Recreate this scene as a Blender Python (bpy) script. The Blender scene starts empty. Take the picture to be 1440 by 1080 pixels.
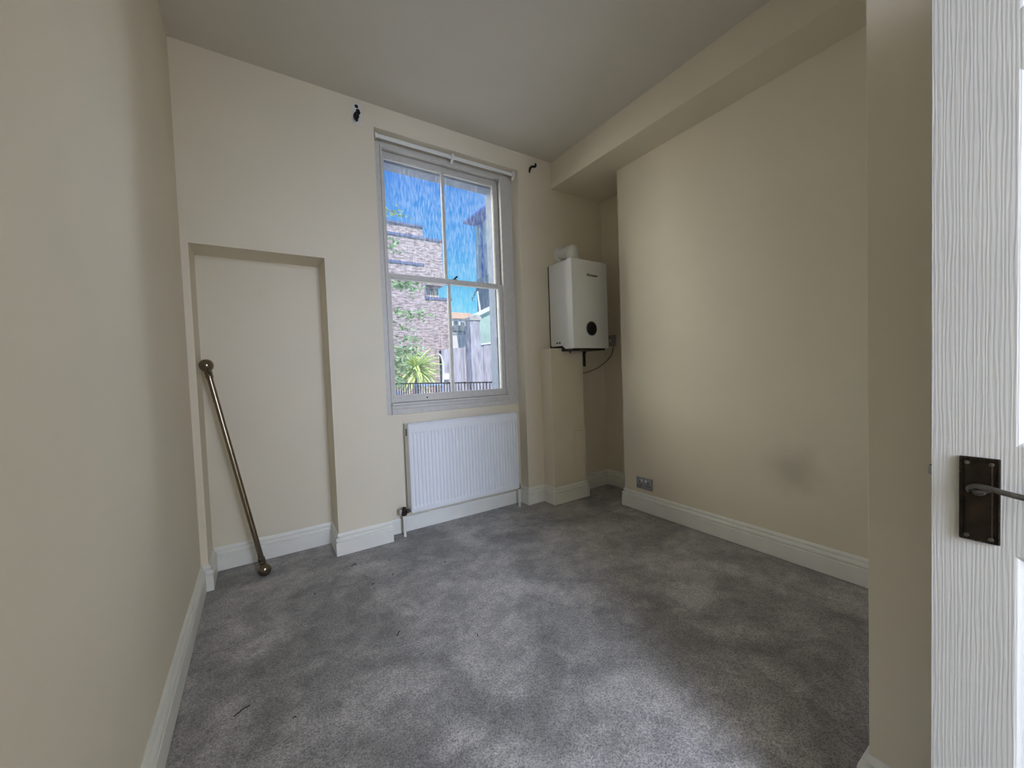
import bpy, bmesh, math, random
from mathutils import Vector, Matrix
random.seed(7)
sc = bpy.context.scene
COL = sc.collection
PI = math.pi

# ---------------------------------------------------------------- camera, world, lights, exposure
FLOOR = -1.15                      # the camera stands at the origin, 1.15 m above the carpet
ROWS = ((0.83682319, -0.54628298, -0.03608133),      # camera right
        (-0.04915147, -0.00932657, -0.99874779),     # camera down
        (0.5452624, 0.83754876, -0.0346553))         # camera forward
cd = bpy.data.cameras.new('camera'); cam = bpy.data.objects.new('camera', cd); COL.objects.link(cam)
r_, d_, f_ = (Vector(v) for v in ROWS)
m = Matrix.Identity(4)
for i in range(3):
    m[i][0] = r_[i]; m[i][1] = -d_[i]; m[i][2] = -f_[i]
cam.matrix_world = m
cd.sensor_fit = 'HORIZONTAL'; cd.sensor_width = 36.0; cd.lens = 549.3 / 1440 * 36.0
cd.clip_start = 0.02; cd.clip_end = 300
sc.camera = cam

vs = sc.view_settings
vs.view_transform = 'Standard'; vs.look = 'None'; vs.gamma = 1.0; vs.use_curve_mapping = False
vs.exposure = 0.0
sc.display_settings.display_device = 'sRGB'
try:
    sc.cycles.use_denoising = True
    sc.cycles.max_bounces = 14; sc.cycles.diffuse_bounces = 8; sc.cycles.transparent_max_bounces = 16
    sc.cycles.sample_clamp_indirect = 6.0
except Exception:
    pass

W = bpy.data.worlds.new('sky'); sc.world = W; W.use_nodes = True
nt = W.node_tree; nt.nodes.clear()
tc = nt.nodes.new('ShaderNodeTexCoord'); sep = nt.nodes.new('ShaderNodeSeparateXYZ')
ramp = nt.nodes.new('ShaderNodeValToRGB'); bg = nt.nodes.new('ShaderNodeBackground'); wo = nt.nodes.new('ShaderNodeOutputWorld')
nt.links.new(tc.outputs['Generated'], sep.inputs[0])
nt.links.new(sep.outputs['Z'], ramp.inputs[0])
el = ramp.color_ramp.elements
el[0].position = 0.0; el[0].color = (0.42, 0.86, 1.0, 1)
el[1].position = 1.0; el[1].color = (0.035, 0.14, 0.55, 1)
e = el.new(0.16); e.color = (0.135, 0.62, 0.92, 1)
e = el.new(0.30); e.color = (0.075, 0.38, 0.84, 1)
e = el.new(0.48); e.color = (0.055, 0.23, 0.78, 1)
cl = nt.nodes.new('ShaderNodeTexNoise'); cl.inputs['Scale'].default_value = 5.0; cl.inputs['Detail'].default_value = 6
cmap = nt.nodes.new('ShaderNodeMapping'); cmap.inputs['Scale'].default_value = (1, 1, 4)
nt.links.new(tc.outputs['Generated'], cmap.inputs[0]); nt.links.new(cmap.outputs[0], cl.inputs['Vector'])
cr = nt.nodes.new('ShaderNodeMapRange'); cr.inputs[1].default_value = 0.55; cr.inputs[2].default_value = 0.8; cr.inputs[4].default_value = 0.35
nt.links.new(cl.outputs['Fac'], cr.inputs[0])
cm = nt.nodes.new('ShaderNodeMixRGB'); cm.inputs[2].default_value = (0.75, 0.9, 1.0, 1)
nt.links.new(cr.outputs[0], cm.inputs[0]); nt.links.new(ramp.outputs[0], cm.inputs[1])
nt.links.new(cm.outputs[0], bg.inputs[0]); bg.inputs[1].default_value = 1.0
nt.links.new(bg.outputs[0], wo.inputs[0])

def light(name, kind, energy, color, loc, aim=None, **kw):
    l = bpy.data.lights.new(name, kind); l.energy = energy; l.color = color
    for k, v in kw.items(): setattr(l, k, v)
    o = bpy.data.objects.new(name, l); COL.objects.link(o); o.location = loc
    if aim is not None:
        o.rotation_euler = (Vector(aim) - Vector(loc)).to_track_quat('-Z', 'Y').to_euler()
    return o
light('sun', 'SUN', 4.4, (1.0, 0.95, 0.88), (-3.5, -18, 30), (0, 4.5, 0), angle=0.01)
# daylight of the open sky above, to the left and to the right of what the window shows
light('window_skylight', 'AREA', 105, (1.0, 0.96, 0.90), (1.3, 5.0, 3.6), (1.2, 2.2, 0.1), shape='RECTANGLE', size=3.0, size_y=2.0)
light('window_skylight_left', 'AREA', 360, (1.0, 0.95, 0.78), (-2.2, 6.0, 2.2), (1.4, 2.4, 0.4), shape='RECTANGLE', size=3.0, size_y=4.0)
light('window_skylight_right', 'AREA', 700, (0.80, 0.89, 1.0), (6.8, 5.8, 2.6), (1.0, 2.4, 0.3), shape='RECTANGLE', size=4.4, size_y=4.5)
# daylight of the hall window behind the photographer, coming in through the open doorway
light('hall_window_daylight', 'AREA', 172, (0.64, 0.745, 1.0), (0.46, -2.6, 0.66), (0.80, 1.8, -0.5), shape='RECTANGLE', size=1.12, size_y=1.8)

# ---------------------------------------------------------------- materials
def mat(name, col, rough=0.6, metal=0.0, noise=0.0, nscale=8.0, bump=0.0, bscale=60.0, spec=0.5, stretch=None):
    M = bpy.data.materials.new(name); M.use_nodes = True
    t = M.node_tree; b = t.nodes['Principled BSDF']
    b.inputs['Base Color'].default_value = (*col, 1); b.inputs['Roughness'].default_value = rough
    b.inputs['Metallic'].default_value = metal; b.inputs['Specular IOR Level'].default_value = spec
    c = t.nodes.new('ShaderNodeTexCoord'); src = c.outputs['Object']
    if stretch:
        mp = t.nodes.new('ShaderNodeMapping'); mp.inputs['Scale'].default_value = stretch
        t.links.new(src, mp.inputs[0]); src = mp.outputs[0]
    if noise:
        n = t.nodes.new('ShaderNodeTexNoise'); n.inputs['Scale'].default_value = nscale; n.inputs['Detail'].default_value = 5
        t.links.new(src, n.inputs['Vector'])
        mr = t.nodes.new('ShaderNodeMapRange'); mr.inputs[1].default_value = 0.3; mr.inputs[2].default_value = 0.7
        mr.inputs[3].default_value = 1 - noise; mr.inputs[4].default_value = 1 + noise
        t.links.new(n.outputs['Fac'], mr.inputs[0])
        mx = t.nodes.new('ShaderNodeMixRGB'); mx.blend_type = 'MULTIPLY'; mx.inputs[0].default_value = 1
        mx.inputs[1].default_value = (*col, 1); t.links.new(mr.outputs[0], mx.inputs[2])
        t.links.new(mx.outputs[0], b.inputs['Base Color'])
    if bump:
        n = t.nodes.new('ShaderNodeTexNoise'); n.inputs['Scale'].default_value = bscale; n.inputs['Detail'].default_value = 4
        t.links.new(src, n.inputs['Vector'])
        bp = t.nodes.new('ShaderNodeBump'); bp.inputs['Strength'].default_value = bump; bp.inputs['Distance'].default_value = 0.003
        t.links.new(n.outputs['Fac'], bp.inputs['Height']); t.links.new(bp.outputs[0], b.inputs['Normal'])
    return M

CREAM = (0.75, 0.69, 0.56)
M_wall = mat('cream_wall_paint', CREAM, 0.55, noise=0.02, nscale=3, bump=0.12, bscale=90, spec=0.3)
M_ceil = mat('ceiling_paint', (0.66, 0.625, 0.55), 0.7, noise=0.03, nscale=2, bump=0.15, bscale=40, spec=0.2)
M_trim = mat('white_gloss_trim', (0.80, 0.80, 0.75), 0.35, noise=0.03, nscale=12, bump=0.08, bscale=40)
M_sash = mat('old_white_sash_paint', (0.60, 0.585, 0.55), 0.45, noise=0.05, nscale=30, bump=0.12, bscale=80)
M_rad = mat('radiator_white_enamel', (0.80, 0.82, 0.85), 0.3, noise=0.01)
M_white = mat('white_plastic', (0.78, 0.79, 0.77), 0.35, noise=0.01)
M_boiler = mat('boiler_white_enamel', (0.82, 0.84, 0.84), 0.32, noise=0.01)
M_grey = mat('grey_plastic', (0.33, 0.33, 0.33), 0.4, noise=0.03)
M_black = mat('black_plastic', (0.012, 0.012, 0.012), 0.4, noise=0.05)
M_iron = mat('black_iron', (0.02, 0.018, 0.016), 0.5, metal=0.6, noise=0.1, bump=0.3, bscale=200)
M_bronze = mat('aged_bronze', (0.035, 0.026, 0.018), 0.42, metal=0.85, noise=0.35, nscale=60, bump=0.25, bscale=120)
M_lever = mat('worn_pewter', (0.16, 0.15, 0.13), 0.38, metal=0.9, noise=0.25, nscale=90)
M_nickel = mat('brushed_brass_nickel', (0.26, 0.215, 0.165), 0.17, metal=1.0, noise=0.06, nscale=40)
M_chrome = mat('brushed_steel_plate', (0.42, 0.42, 0.43), 0.35, metal=0.7, noise=0.04, nscale=40)
M_brass = mat('dark_brass_valve', (0.07, 0.06, 0.05), 0.4, metal=0.8, noise=0.2, nscale=60)
M_cable = mat('cream_cable', (0.20, 0.17, 0.12), 0.5, noise=0.05)
M_lint = mat('lint', (0.03, 0.028, 0.026), 0.9, noise=0.1)
M_plaster = mat('bare_plaster_patch', (0.74, 0.72, 0.68), 0.8, noise=0.06, nscale=40)

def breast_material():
    M = mat('cream_wall_paint_dark_patch', CREAM, 0.55, noise=0.02, nscale=3, bump=0.12, bscale=90, spec=0.3)  # wall paint darkened in one soft-edged round patch low down
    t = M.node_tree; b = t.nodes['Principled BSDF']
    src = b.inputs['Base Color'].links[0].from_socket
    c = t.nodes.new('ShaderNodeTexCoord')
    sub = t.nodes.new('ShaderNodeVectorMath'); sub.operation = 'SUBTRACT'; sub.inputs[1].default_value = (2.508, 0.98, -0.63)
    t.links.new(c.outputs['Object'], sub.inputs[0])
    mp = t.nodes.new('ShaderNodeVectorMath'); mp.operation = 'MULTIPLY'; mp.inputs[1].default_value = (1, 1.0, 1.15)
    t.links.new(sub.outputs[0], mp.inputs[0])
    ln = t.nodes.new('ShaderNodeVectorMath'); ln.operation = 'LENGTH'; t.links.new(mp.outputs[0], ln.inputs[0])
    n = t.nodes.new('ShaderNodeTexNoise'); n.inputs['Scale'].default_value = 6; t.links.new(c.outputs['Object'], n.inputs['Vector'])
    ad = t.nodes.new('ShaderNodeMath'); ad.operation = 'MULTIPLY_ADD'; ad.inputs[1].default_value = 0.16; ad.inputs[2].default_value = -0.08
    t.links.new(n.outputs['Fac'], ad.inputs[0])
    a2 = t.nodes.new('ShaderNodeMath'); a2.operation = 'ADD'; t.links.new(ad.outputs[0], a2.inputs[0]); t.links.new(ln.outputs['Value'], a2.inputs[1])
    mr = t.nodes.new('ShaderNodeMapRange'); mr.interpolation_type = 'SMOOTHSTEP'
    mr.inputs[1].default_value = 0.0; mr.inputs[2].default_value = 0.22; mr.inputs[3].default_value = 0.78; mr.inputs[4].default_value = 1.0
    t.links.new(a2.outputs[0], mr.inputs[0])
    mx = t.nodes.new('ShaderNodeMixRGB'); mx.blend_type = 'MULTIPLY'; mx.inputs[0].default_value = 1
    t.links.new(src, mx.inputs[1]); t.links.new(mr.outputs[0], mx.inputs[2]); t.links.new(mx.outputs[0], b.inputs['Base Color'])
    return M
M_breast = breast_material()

def carpet_material():
    M = bpy.data.materials.new('grey_twist_carpet'); M.use_nodes = True
    t = M.node_tree; b = t.nodes['Principled BSDF']; b.inputs['Roughness'].default_value = 0.95
    b.inputs['Specular IOR Level'].default_value = 0.1
    b.inputs['Sheen Weight'].default_value = 0.35; b.inputs['Sheen Roughness'].default_value = 0.6
    c = t.nodes.new('ShaderNodeTexCoord')
    def noise(scale, detail, lo, hi, a, z, dist=0.0, st=None, rot=0.0):
        mp = t.nodes.new('ShaderNodeMapping'); mp.inputs['Scale'].default_value = st or (1, 1, 1); mp.inputs['Rotation'].default_value = (0, 0, rot)
        t.links.new(c.outputs['Object'], mp.inputs[0])
        n = t.nodes.new('ShaderNodeTexNoise'); n.inputs['Scale'].default_value = scale; n.inputs['Detail'].default_value = detail
        n.inputs['Distortion'].default_value = dist
        t.links.new(mp.outputs[0], n.inputs['Vector'])
        r = t.nodes.new('ShaderNodeMapRange'); r.inputs[1].default_value = lo; r.inputs[2].default_value = hi
        r.inputs[3].default_value = a; r.inputs[4].default_value = z
        t.links.new(n.outputs['Fac'], r.inputs[0]); return n, r
    def mul(x, y):
        k = t.nodes.new('ShaderNodeMath'); k.operation = 'MULTIPLY'; t.links.new(x, k.inputs[0]); t.links.new(y, k.inputs[1]); return k.outputs[0]
    _, big = noise(2.1, 6, 0.38, 0.60, 0.62, 1.12, 0.9)             # trodden and brushed patches of the pile
    _, brush = noise(4.5, 5, 0.40, 0.60, 0.88, 1.10, 0.4, (1.0, 1.7, 1), 0.7)
    _, foot = noise(9.0, 4, 0.40, 0.56, 0.80, 1.05, 1.0)
    fn, fine = noise(210.0, 4, 0.32, 0.68, 0.45, 1.50)
    v = mul(mul(mul(big.outputs[0], brush.outputs[0]), foot.outputs[0]), fine.outputs[0])
    mx = t.nodes.new('ShaderNodeMixRGB'); mx.blend_type = 'MULTIPLY'; mx.inputs[0].default_value = 1
    mx.inputs[1].default_value = (0.385, 0.372, 0.362, 1); t.links.new(v, mx.inputs[2])
    t.links.new(mx.outputs[0], b.inputs['Base Color'])
    bp = t.nodes.new('ShaderNodeBump'); bp.inputs['Strength'].default_value = 0.8; bp.inputs['Distance'].default_value = 0.006
    t.links.new(fn.outputs['Fac'], bp.inputs['Height']); t.links.new(bp.outputs[0], b.inputs['Normal'])
    return M
M_carpet = carpet_material()

def woodgrain_material():
    M = mat('white_woodgrain_door_paint', (0.60, 0.595, 0.565), 0.38, noise=0.03, nscale=6)
    t = M.node_tree; b = t.nodes['Principled BSDF']
    c = t.nodes.new('ShaderNodeTexCoord'); mp = t.nodes.new('ShaderNodeMapping'); mp.inputs['Scale'].default_value = (1, 1, 0.06)
    t.links.new(c.outputs['Object'], mp.inputs[0])
    n = t.nodes.new('ShaderNodeTexNoise'); n.inputs['Scale'].default_value = 18; n.inputs['Detail'].default_value = 3
    t.links.new(mp.outputs[0], n.inputs['Vector'])
    w = t.nodes.new('ShaderNodeTexWave'); w.wave_type = 'BANDS'; w.bands_direction = 'Y'; w.inputs['Scale'].default_value = 62
    w.inputs['Distortion'].default_value = 7; w.inputs['Detail'].default_value = 3; w.inputs['Detail Scale'].default_value = 1.5
    t.links.new(mp.outputs[0], w.inputs['Vector'])
    bp = t.nodes.new('ShaderNodeBump'); bp.inputs['Strength'].default_value = 0.22; bp.inputs['Distance'].default_value = 0.0007
    t.links.new(w.outputs['Fac'], bp.inputs['Height']); t.links.new(bp.outputs[0], b.inputs['Normal'])
    return M
M_door = woodgrain_material()

def glass_material():
    M = bpy.data.materials.new('streaky_window_glass'); M.use_nodes = True
    t = M.node_tree; t.nodes.clear()
    out = t.nodes.new('ShaderNodeOutputMaterial'); tr = t.nodes.new('ShaderNodeBsdfTransparent'); gl = t.nodes.new('ShaderNodeBsdfGlossy')
    gl.inputs['Roughness'].default_value = 0.02
    tl = t.nodes.new('ShaderNodeBsdfTranslucent'); tl.inputs[0].default_value = (0.85, 0.9, 0.95, 1)
    fr = t.nodes.new('ShaderNodeFresnel'); fr.inputs[0].default_value = 1.25
    c = t.nodes.new('ShaderNodeTexCoord'); mp = t.nodes.new('ShaderNodeMapping'); mp.inputs['Scale'].default_value = (1, 1, 0.14)
    t.links.new(c.outputs['Object'], mp.inputs[0])
    n = t.nodes.new('ShaderNodeTexNoise'); n.inputs['Scale'].default_value = 120; n.inputs['Detail'].default_value = 2
    t.links.new(mp.outputs[0], n.inputs['Vector'])
    r = t.nodes.new('ShaderNodeMapRange'); r.inputs[1].default_value = 0.38; r.inputs[2].default_value = 0.68; r.inputs[3].default_value = 0.0; r.inputs[4].default_value = 0.10
    t.links.new(n.outputs['Fac'], r.inputs[0])
    m1 = t.nodes.new('ShaderNodeMixShader'); m2 = t.nodes.new('ShaderNodeMixShader')
    t.links.new(r.outputs[0], m1.inputs[0]); t.links.new(tr.outputs[0], m1.inputs[1]); t.links.new(tl.outputs[0], m1.inputs[2])
    t.links.new(fr.outputs[0], m2.inputs[0]); t.links.new(m1.outputs[0], m2.inputs[1]); t.links.new(gl.outputs[0], m2.inputs[2])
    t.links.new(m2.outputs[0], out.inputs[0])
    return M
M_glass = glass_material()

def brick_material(name, c1, c2, mortar, bw=0.225, bh=0.075, scale_axis='XZ'):
    M = bpy.data.materials.new(name); M.use_nodes = True
    t = M.node_tree; b = t.nodes['Principled BSDF']; b.inputs['Roughness'].default_value = 0.9
    c = t.nodes.new('ShaderNodeTexCoord'); s = t.nodes.new('ShaderNodeSeparateXYZ'); k = t.nodes.new('ShaderNodeCombineXYZ')
    t.links.new(c.outputs['Object'], s.inputs[0])
    ad = t.nodes.new('ShaderNodeMath'); ad.operation = 'ADD'; t.links.new(s.outputs['X'], ad.inputs[0]); t.links.new(s.outputs['Y'], ad.inputs[1])
    t.links.new(ad.outputs[0], k.inputs[0]); t.links.new(s.outputs['Z'], k.inputs[1])
    br = t.nodes.new('ShaderNodeTexBrick'); br.inputs['Scale'].default_value = 1.0
    br.inputs['Brick Width'].default_value = bw; br.inputs['Row Height'].default_value = bh; br.inputs['Mortar Size'].default_value = 0.012
    br.inputs['Color1'].default_value = (*c1, 1); br.inputs['Color2'].default_value = (*c2, 1); br.inputs['Mortar'].default_value = (*mortar, 1)
    br.inputs['Bias'].default_value = -0.1
    t.links.new(k.outputs[0], br.inputs['Vector'])
    mp = t.nodes.new('ShaderNodeMapping'); mp.inputs['Scale'].default_value = (3.2, 13, 1); t.links.new(k.outputs[0], mp.inputs[0])
    n = t.nodes.new('ShaderNodeTexNoise'); n.inputs['Scale'].default_value = 1.0; n.inputs['Detail'].default_value = 3; t.links.new(mp.outputs[0], n.inputs['Vector'])
    r = t.nodes.new('ShaderNodeMapRange'); r.inputs[1].default_value = 0.38; r.inputs[2].default_value = 0.62; r.inputs[3].default_value = 0.55; r.inputs[4].default_value = 1.30
    t.links.new(n.outputs['Fac'], r.inputs[0])
    mx = t.nodes.new('ShaderNodeMixRGB'); mx.blend_type = 'MULTIPLY'; mx.inputs[0].default_value = 1
    t.links.new(br.outputs['Color'], mx.inputs[1]); t.links.new(r.outputs[0], mx.inputs[2]); t.links.new(mx.outputs[0], b.inputs['Base Color'])
    return M
M_brick = brick_material('purple_brown_brick', (0.52, 0.40, 0.41), (0.39, 0.30, 0.33), (0.58, 0.50, 0.51))
M_stone = mat('grey_violet_render', (0.42, 0.40, 0.47), 0.9, noise=0.30, nscale=4.5, bump=0.4, bscale=12, stretch=(1.8, 1.8, 0.35))
M_coping = mat('pale_coping', (0.78, 0.80, 0.82), 0.8, noise=0.05)
M_slate = mat('slate_blue_trim', (0.13, 0.17, 0.33), 0.6, noise=0.05)
M_soffit = mat('blue_grey_soffit', (0.20, 0.30, 0.66), 0.7, noise=0.06)
M_timber = mat('pale_orange_timber', (0.72, 0.55, 0.40), 0.7, noise=0.15, nscale=10)
M_green = mat('pale_green_cladding', (0.42, 0.58, 0.52), 0.8, noise=0.10, nscale=2)
M_pale = mat('pale_panel', (0.62, 0.68, 0.68), 0.7, noise=0.08, nscale=2)
M_greyw = mat('grey_render', (0.44, 0.49, 0.53), 0.8, noise=0.08, nscale=2)
M_whitew = mat('white_render', (0.85, 0.84, 0.82), 0.8, noise=0.03)
M_tile = mat('orange_roof_tile', (0.62, 0.42, 0.28), 0.8, noise=0.12, nscale=3)
M_dark = mat('dark_roof_felt', (0.16, 0.20, 0.23), 0.7, noise=0.1)
M_wpane = mat('far_window_glass', (0.12, 0.15, 0.18), 0.2, noise=0.05)
M_yucca = mat('yellow_green_blade', (0.60, 0.70, 0.26), 0.5, noise=0.25, nscale=3)
M_leaf = mat('tree_leaf', (0.16, 0.27, 0.13), 0.6, noise=0.3, nscale=6)
M_bark = mat('bark', (0.16, 0.12, 0.09), 0.9, noise=0.2, nscale=20, bump=0.5, bscale=30)
M_paving = mat('garden_paving', (0.45, 0.44, 0.42), 0.9, noise=0.1, nscale=3)
M_bluepl = mat('blue_grey_plastic', (0.22, 0.30, 0.46), 0.6, noise=0.05)

# ---------------------------------------------------------------- helpers
def props(o, label=None, cat=None, group=None, kind=None):
    if label: o['label'] = label
    if cat: o['category'] = cat
    if group: o['group'] = group
    if kind: o['kind'] = kind
    return o
def world_loc(o):
    v = Vector((0, 0, 0))
    while o is not None:
        v = v + o.location; o = o.parent
    return v
def link(name, me, parent=None, loc=None):
    o = bpy.data.objects.new(name, me); COL.objects.link(o)
    if parent is not None: o.parent = parent
    if loc is not None: o.location = loc
    return o
def obj(name, bm, m, parent=None, smooth=False, origin=None):
    """bm is written in world coordinates; the mesh is stored relative to its parent (or to origin)."""
    bmesh.ops.recalc_face_normals(bm, faces=bm.faces)
    off = world_loc(parent) if parent is not None else Vector(origin or (0, 0, 0))
    bmesh.ops.translate(bm, verts=bm.verts, vec=-off)
    me = bpy.data.meshes.new(name); bm.to_mesh(me); bm.free()
    me.materials.append(m)
    if smooth:
        for p in me.polygons: p.use_smooth = True
        try: me.set_sharp_from_angle(angle=math.radians(40))
        except Exception: pass
    o = link(name, me, parent)
    if parent is None and origin is not None: o.location = origin
    return o
def empty(name, loc, label=None, cat=None, group=None, kind=None):
    o = bpy.data.objects.new(name, None); COL.objects.link(o); o.location = loc; o.empty_display_size = 0.05
    return props(o, label, cat, group, kind)
def box(bm, x0, x1, y0, y1, z0, z1, bev=0.0, seg=2):
    b2 = bmesh.new()
    bmesh.ops.create_cube(b2, size=1)
    for v in b2.verts:
        v.co = Vector((x0 + (v.co.x + .5) * (x1 - x0), y0 + (v.co.y + .5) * (y1 - y0), z0 + (v.co.z + .5) * (z1 - z0)))
    if bev: bmesh.ops.bevel(b2, geom=list(b2.edges), offset=bev, segments=seg, affect='EDGES', profile=0.5)
    merge(bm, b2); return bm
def merge(bm, b2):
    me = bpy.data.meshes.new('scratch'); b2.to_mesh(me); b2.free(); bm.from_mesh(me); bpy.data.meshes.remove(me)
def B(*a, **k): return box(bmesh.new(), *a, **k)
def prism(bm, poly, axis, a0, a1, bev=0.0):
    """poly: 2D outline; axis 'X': (y,z), 'Y': (x,z), 'Z': (x,y); extruded from a0 to a1."""
    b2 = bmesh.new()
    def P(p, a):
        return {'X': (a, p[0], p[1]), 'Y': (p[0], a, p[1]), 'Z': (p[0], p[1], a)}[axis]
    lo = [b2.verts.new(P(p, a0)) for p in poly]; hi = [b2.verts.new(P(p, a1)) for p in poly]
    n = len(poly)
    b2.faces.new(lo); b2.faces.new(hi)
    for i in range(n): b2.faces.new((lo[i], lo[(i + 1) % n], hi[(i + 1) % n], hi[i]))
    bmesh.ops.recalc_face_normals(b2, faces=b2.faces)
    if bev: bmesh.ops.bevel(b2, geom=list(b2.edges), offset=bev, segments=2, affect='EDGES', profile=0.5)
    merge(bm, b2); return bm
def lathe(bm, prof, origin, axis=(0, 0, 1), n=24):
    """prof: (radius, height) pairs turned about axis from origin."""
    b2 = bmesh.new(); rings = []
    for r, h in prof:
        rings.append([b2.verts.new((r * math.cos(2 * PI * i / n), r * math.sin(2 * PI * i / n), h)) for i in range(n)])
    for a, c in zip(rings, rings[1:]):
        for i in range(n): b2.faces.new((a[i], a[(i + 1) % n], c[(i + 1) % n], c[i]))
    b2.faces.new(rings[0][::-1]); b2.faces.new(rings[-1])
    q = Vector((0, 0, 1)).rotation_difference(Vector(axis).normalized()).to_matrix().to_4x4()
    bmesh.ops.transform(b2, matrix=Matrix.Translation(Vector(origin)) @ q, verts=b2.verts)
    merge(bm, b2); return bm
def tube(bm, pts, r, n=10, sub=6):
    """a smooth tube through pts (Catmull-Rom); r may be a list."""
    P = [Vector(p) for p in pts]; R = list(r) if isinstance(r, (list, tuple)) else [r] * len(P)
    C, RR = [], []
    for i in range(len(P) - 1):
        p0 = P[max(i - 1, 0)]; p1 = P[i]; p2 = P[i + 1]; p3 = P[min(i + 2, len(P) - 1)]
        for s in range(sub):
            t = s / sub
            C.append(0.5 * ((2 * p1) + (p2 - p0) * t + (2 * p0 - 5 * p1 + 4 * p2 - p3) * t * t + (3 * p1 - p0 - 3 * p2 + p3) * t ** 3))
            RR.append(R[i] * (1 - t) + R[i + 1] * t)
    C.append(P[-1]); RR.append(R[-1])
    b2 = bmesh.new(); rings = []; up = None
    for i, c in enumerate(C):
        d = (C[min(i + 1, len(C) - 1)] - C[max(i - 1, 0)]).normalized()
        if up is None:
            up = d.orthogonal().normalized()
        up = (up - d * up.dot(d)).normalized(); s = d.cross(up)
        rings.append([b2.verts.new(c + (up * math.cos(2 * PI * k / n) + s * math.sin(2 * PI * k / n)) * RR[i]) for k in range(n)])
    for a, c in zip(rings, rings[1:]):
        for k in range(n): b2.faces.new((a[k], a[(k + 1) % n], c[(k + 1) % n], c[k]))
    b2.faces.new(rings[0][::-1]); b2.faces.new(rings[-1])
    merge(bm, b2); return bm
def struct(name, bm, m, label, origin=None, smooth=False):
    return props(obj(name, bm, m, None, smooth, origin), label, None, None, 'structure')

# ---------------------------------------------------------------- room dimensions (metres, from the camera)
XL, YF, ZC = -0.307, 2.701, 1.803
XA, XB, ZA, YR = -0.274, 0.390, 0.746, 2.948
XW, XV, ZW = 0.732, 1.892, 1.656
YN = 2.81
XP, XQ, YP, ZP = 2.062, 2.421, 2.557, 0.173
XR, YC, XE = 2.508, 2.1925, 2.847
XM, ZB = 2.240, 1.577
XN, YNIB = 1.2545, 0.327
YB, YO = -0.60, 3.06
SK = 0.146

# ---------------------------------------------------------------- room shell
fl = struct('floor', B(-0.45, 3.0, YB - 2.2, 2.96, FLOOR - 0.10, FLOOR), M_carpet, 'grey twist-pile carpet with brushed and trodden patches')
bm = bmesh.new()
for (x, y, l, a) in ((0.437, 2.505, .030, 0.3), (0.60, 2.25, .024, 1.0), (0.478, 2.21, .014, 0.2), (0.47, 1.72, .03, 0.9), (-0.10, 1.64, .05, 0.5),
                     (0.2, 2.3, .012, 2.0), (0.75, 1.5, .012, 1.0), (0.9, 2.2, .012, 0.4), (1.5, 1.9, .015, 0.5), (0.05, 1.5, .01, 0)):
    c, s = math.cos(a) * l / 2, math.sin(a) * l / 2
    tube(bm, [(x - c, y - s, FLOOR + .002), (x + s * .2, y + c * .1, FLOOR + .005), (x + c, y + s, FLOOR + .002)], 0.002, n=5, sub=3)
lint = obj('lint_specks', bm, M_lint, fl); lint['kind'] = 'stuff'

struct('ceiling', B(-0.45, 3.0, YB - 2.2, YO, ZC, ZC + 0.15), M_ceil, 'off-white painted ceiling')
struct('wall_left', B(XL - 0.16, XL, YB - 2.2, YO, FLOOR - 0.1, ZC + 0.02), M_wall, 'cream painted left wall')
bm = bmesh.new()
Z0, Z1 = FLOOR - 0.1, ZC + 0.02
box(bm, XL - 0.05, XA, YF, YO, Z0, Z1)
box(bm, XA, XB, YF, YO, ZA, Z1)
box(bm, XA - 0.02, XB + 0.02, YR, YO, Z0, ZA + 0.02)
box(bm, XB, XW, YF, YO, Z0, Z1)
box(bm, XW, XV, YF, 2.95, ZW, Z1)
box(bm, XW - 0.02, XV + 0.02, YN, YO, Z0, -0.287)
box(bm, XV, 3.0, YF, YO, Z0, Z1)
struct('wall_back', bm, M_wall, 'cream painted window wall with a doorway-shaped recess on the left')
bm = bmesh.new()                                                    # the outer brick leaf round the window opening
box(bm, XW - 0.02, 0.80, 2.952, YO, -0.287, Z1); box(bm, 1.78, XV + 0.02, 2.952, YO, -0.287, Z1)
box(bm, 0.80, 1.78, 2.952, YO, 1.57, Z1); box(bm, 0.78, 1.80, 2.952, YO + 0.07, -0.287, -0.215)
struct('trim_1', bm, mat('outer_stone_reveal', (0.21, 0.25, 0.33), 0.85, noise=0.12, nscale=20, bump=0.3, bscale=50), 'grey stone outer reveal, lintel and sill of the sash window')
struct('wall_right', B(XR, 3.0, YNIB, YC, Z0, Z1), M_breast, 'cream painted chimney breast with a dark patch low down')
struct('wall_alcove', B(XE, 3.0, YC, YO, Z0, Z1), M_wall, 'cream side wall of the alcove beyond the chimney breast')
struct('wall_nib', B(XN, 3.0, YB, YNIB, Z0, Z1, bev=0.002), M_wall, 'cream wall end beside the open door')
bm = bmesh.new(); box(bm, XM, XR, YNIB, YF, ZB, ZC); box(bm, XR, XE, YC, YF, ZB, ZC)
struct('trim_2', bm, M_wall, 'cream boxed-in beam running along the top of the right wall')
bm = bmesh.new(); box(bm, XP, XQ, YP, YF, FLOOR, ZP, bev=0.003)
bx = struct('trim_3', bm, M_wall, 'cream pipe boxing standing under the boiler')
obj('access_panel', B(2.300, 2.4205, YP - 0.007, YP + 0.002, -0.845, -0.548, bev=0.0015), M_wall, bx)
bm = bmesh.new()                                                    # doorway wall behind the photographer and the hall beyond
box(bm, XL, 0.285, YB - 0.12, YB, Z0, Z1); box(bm, 1.09, XN + 0.02, YB - 0.12, YB, Z0, Z1); box(bm, 0.285, 1.09, YB - 0.12, YB, 1.10, Z1)  # opening raised above the door top so hall light reaches the upper walls
struct('wall_front', bm, M_wall, 'cream doorway wall behind the photographer')
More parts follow.
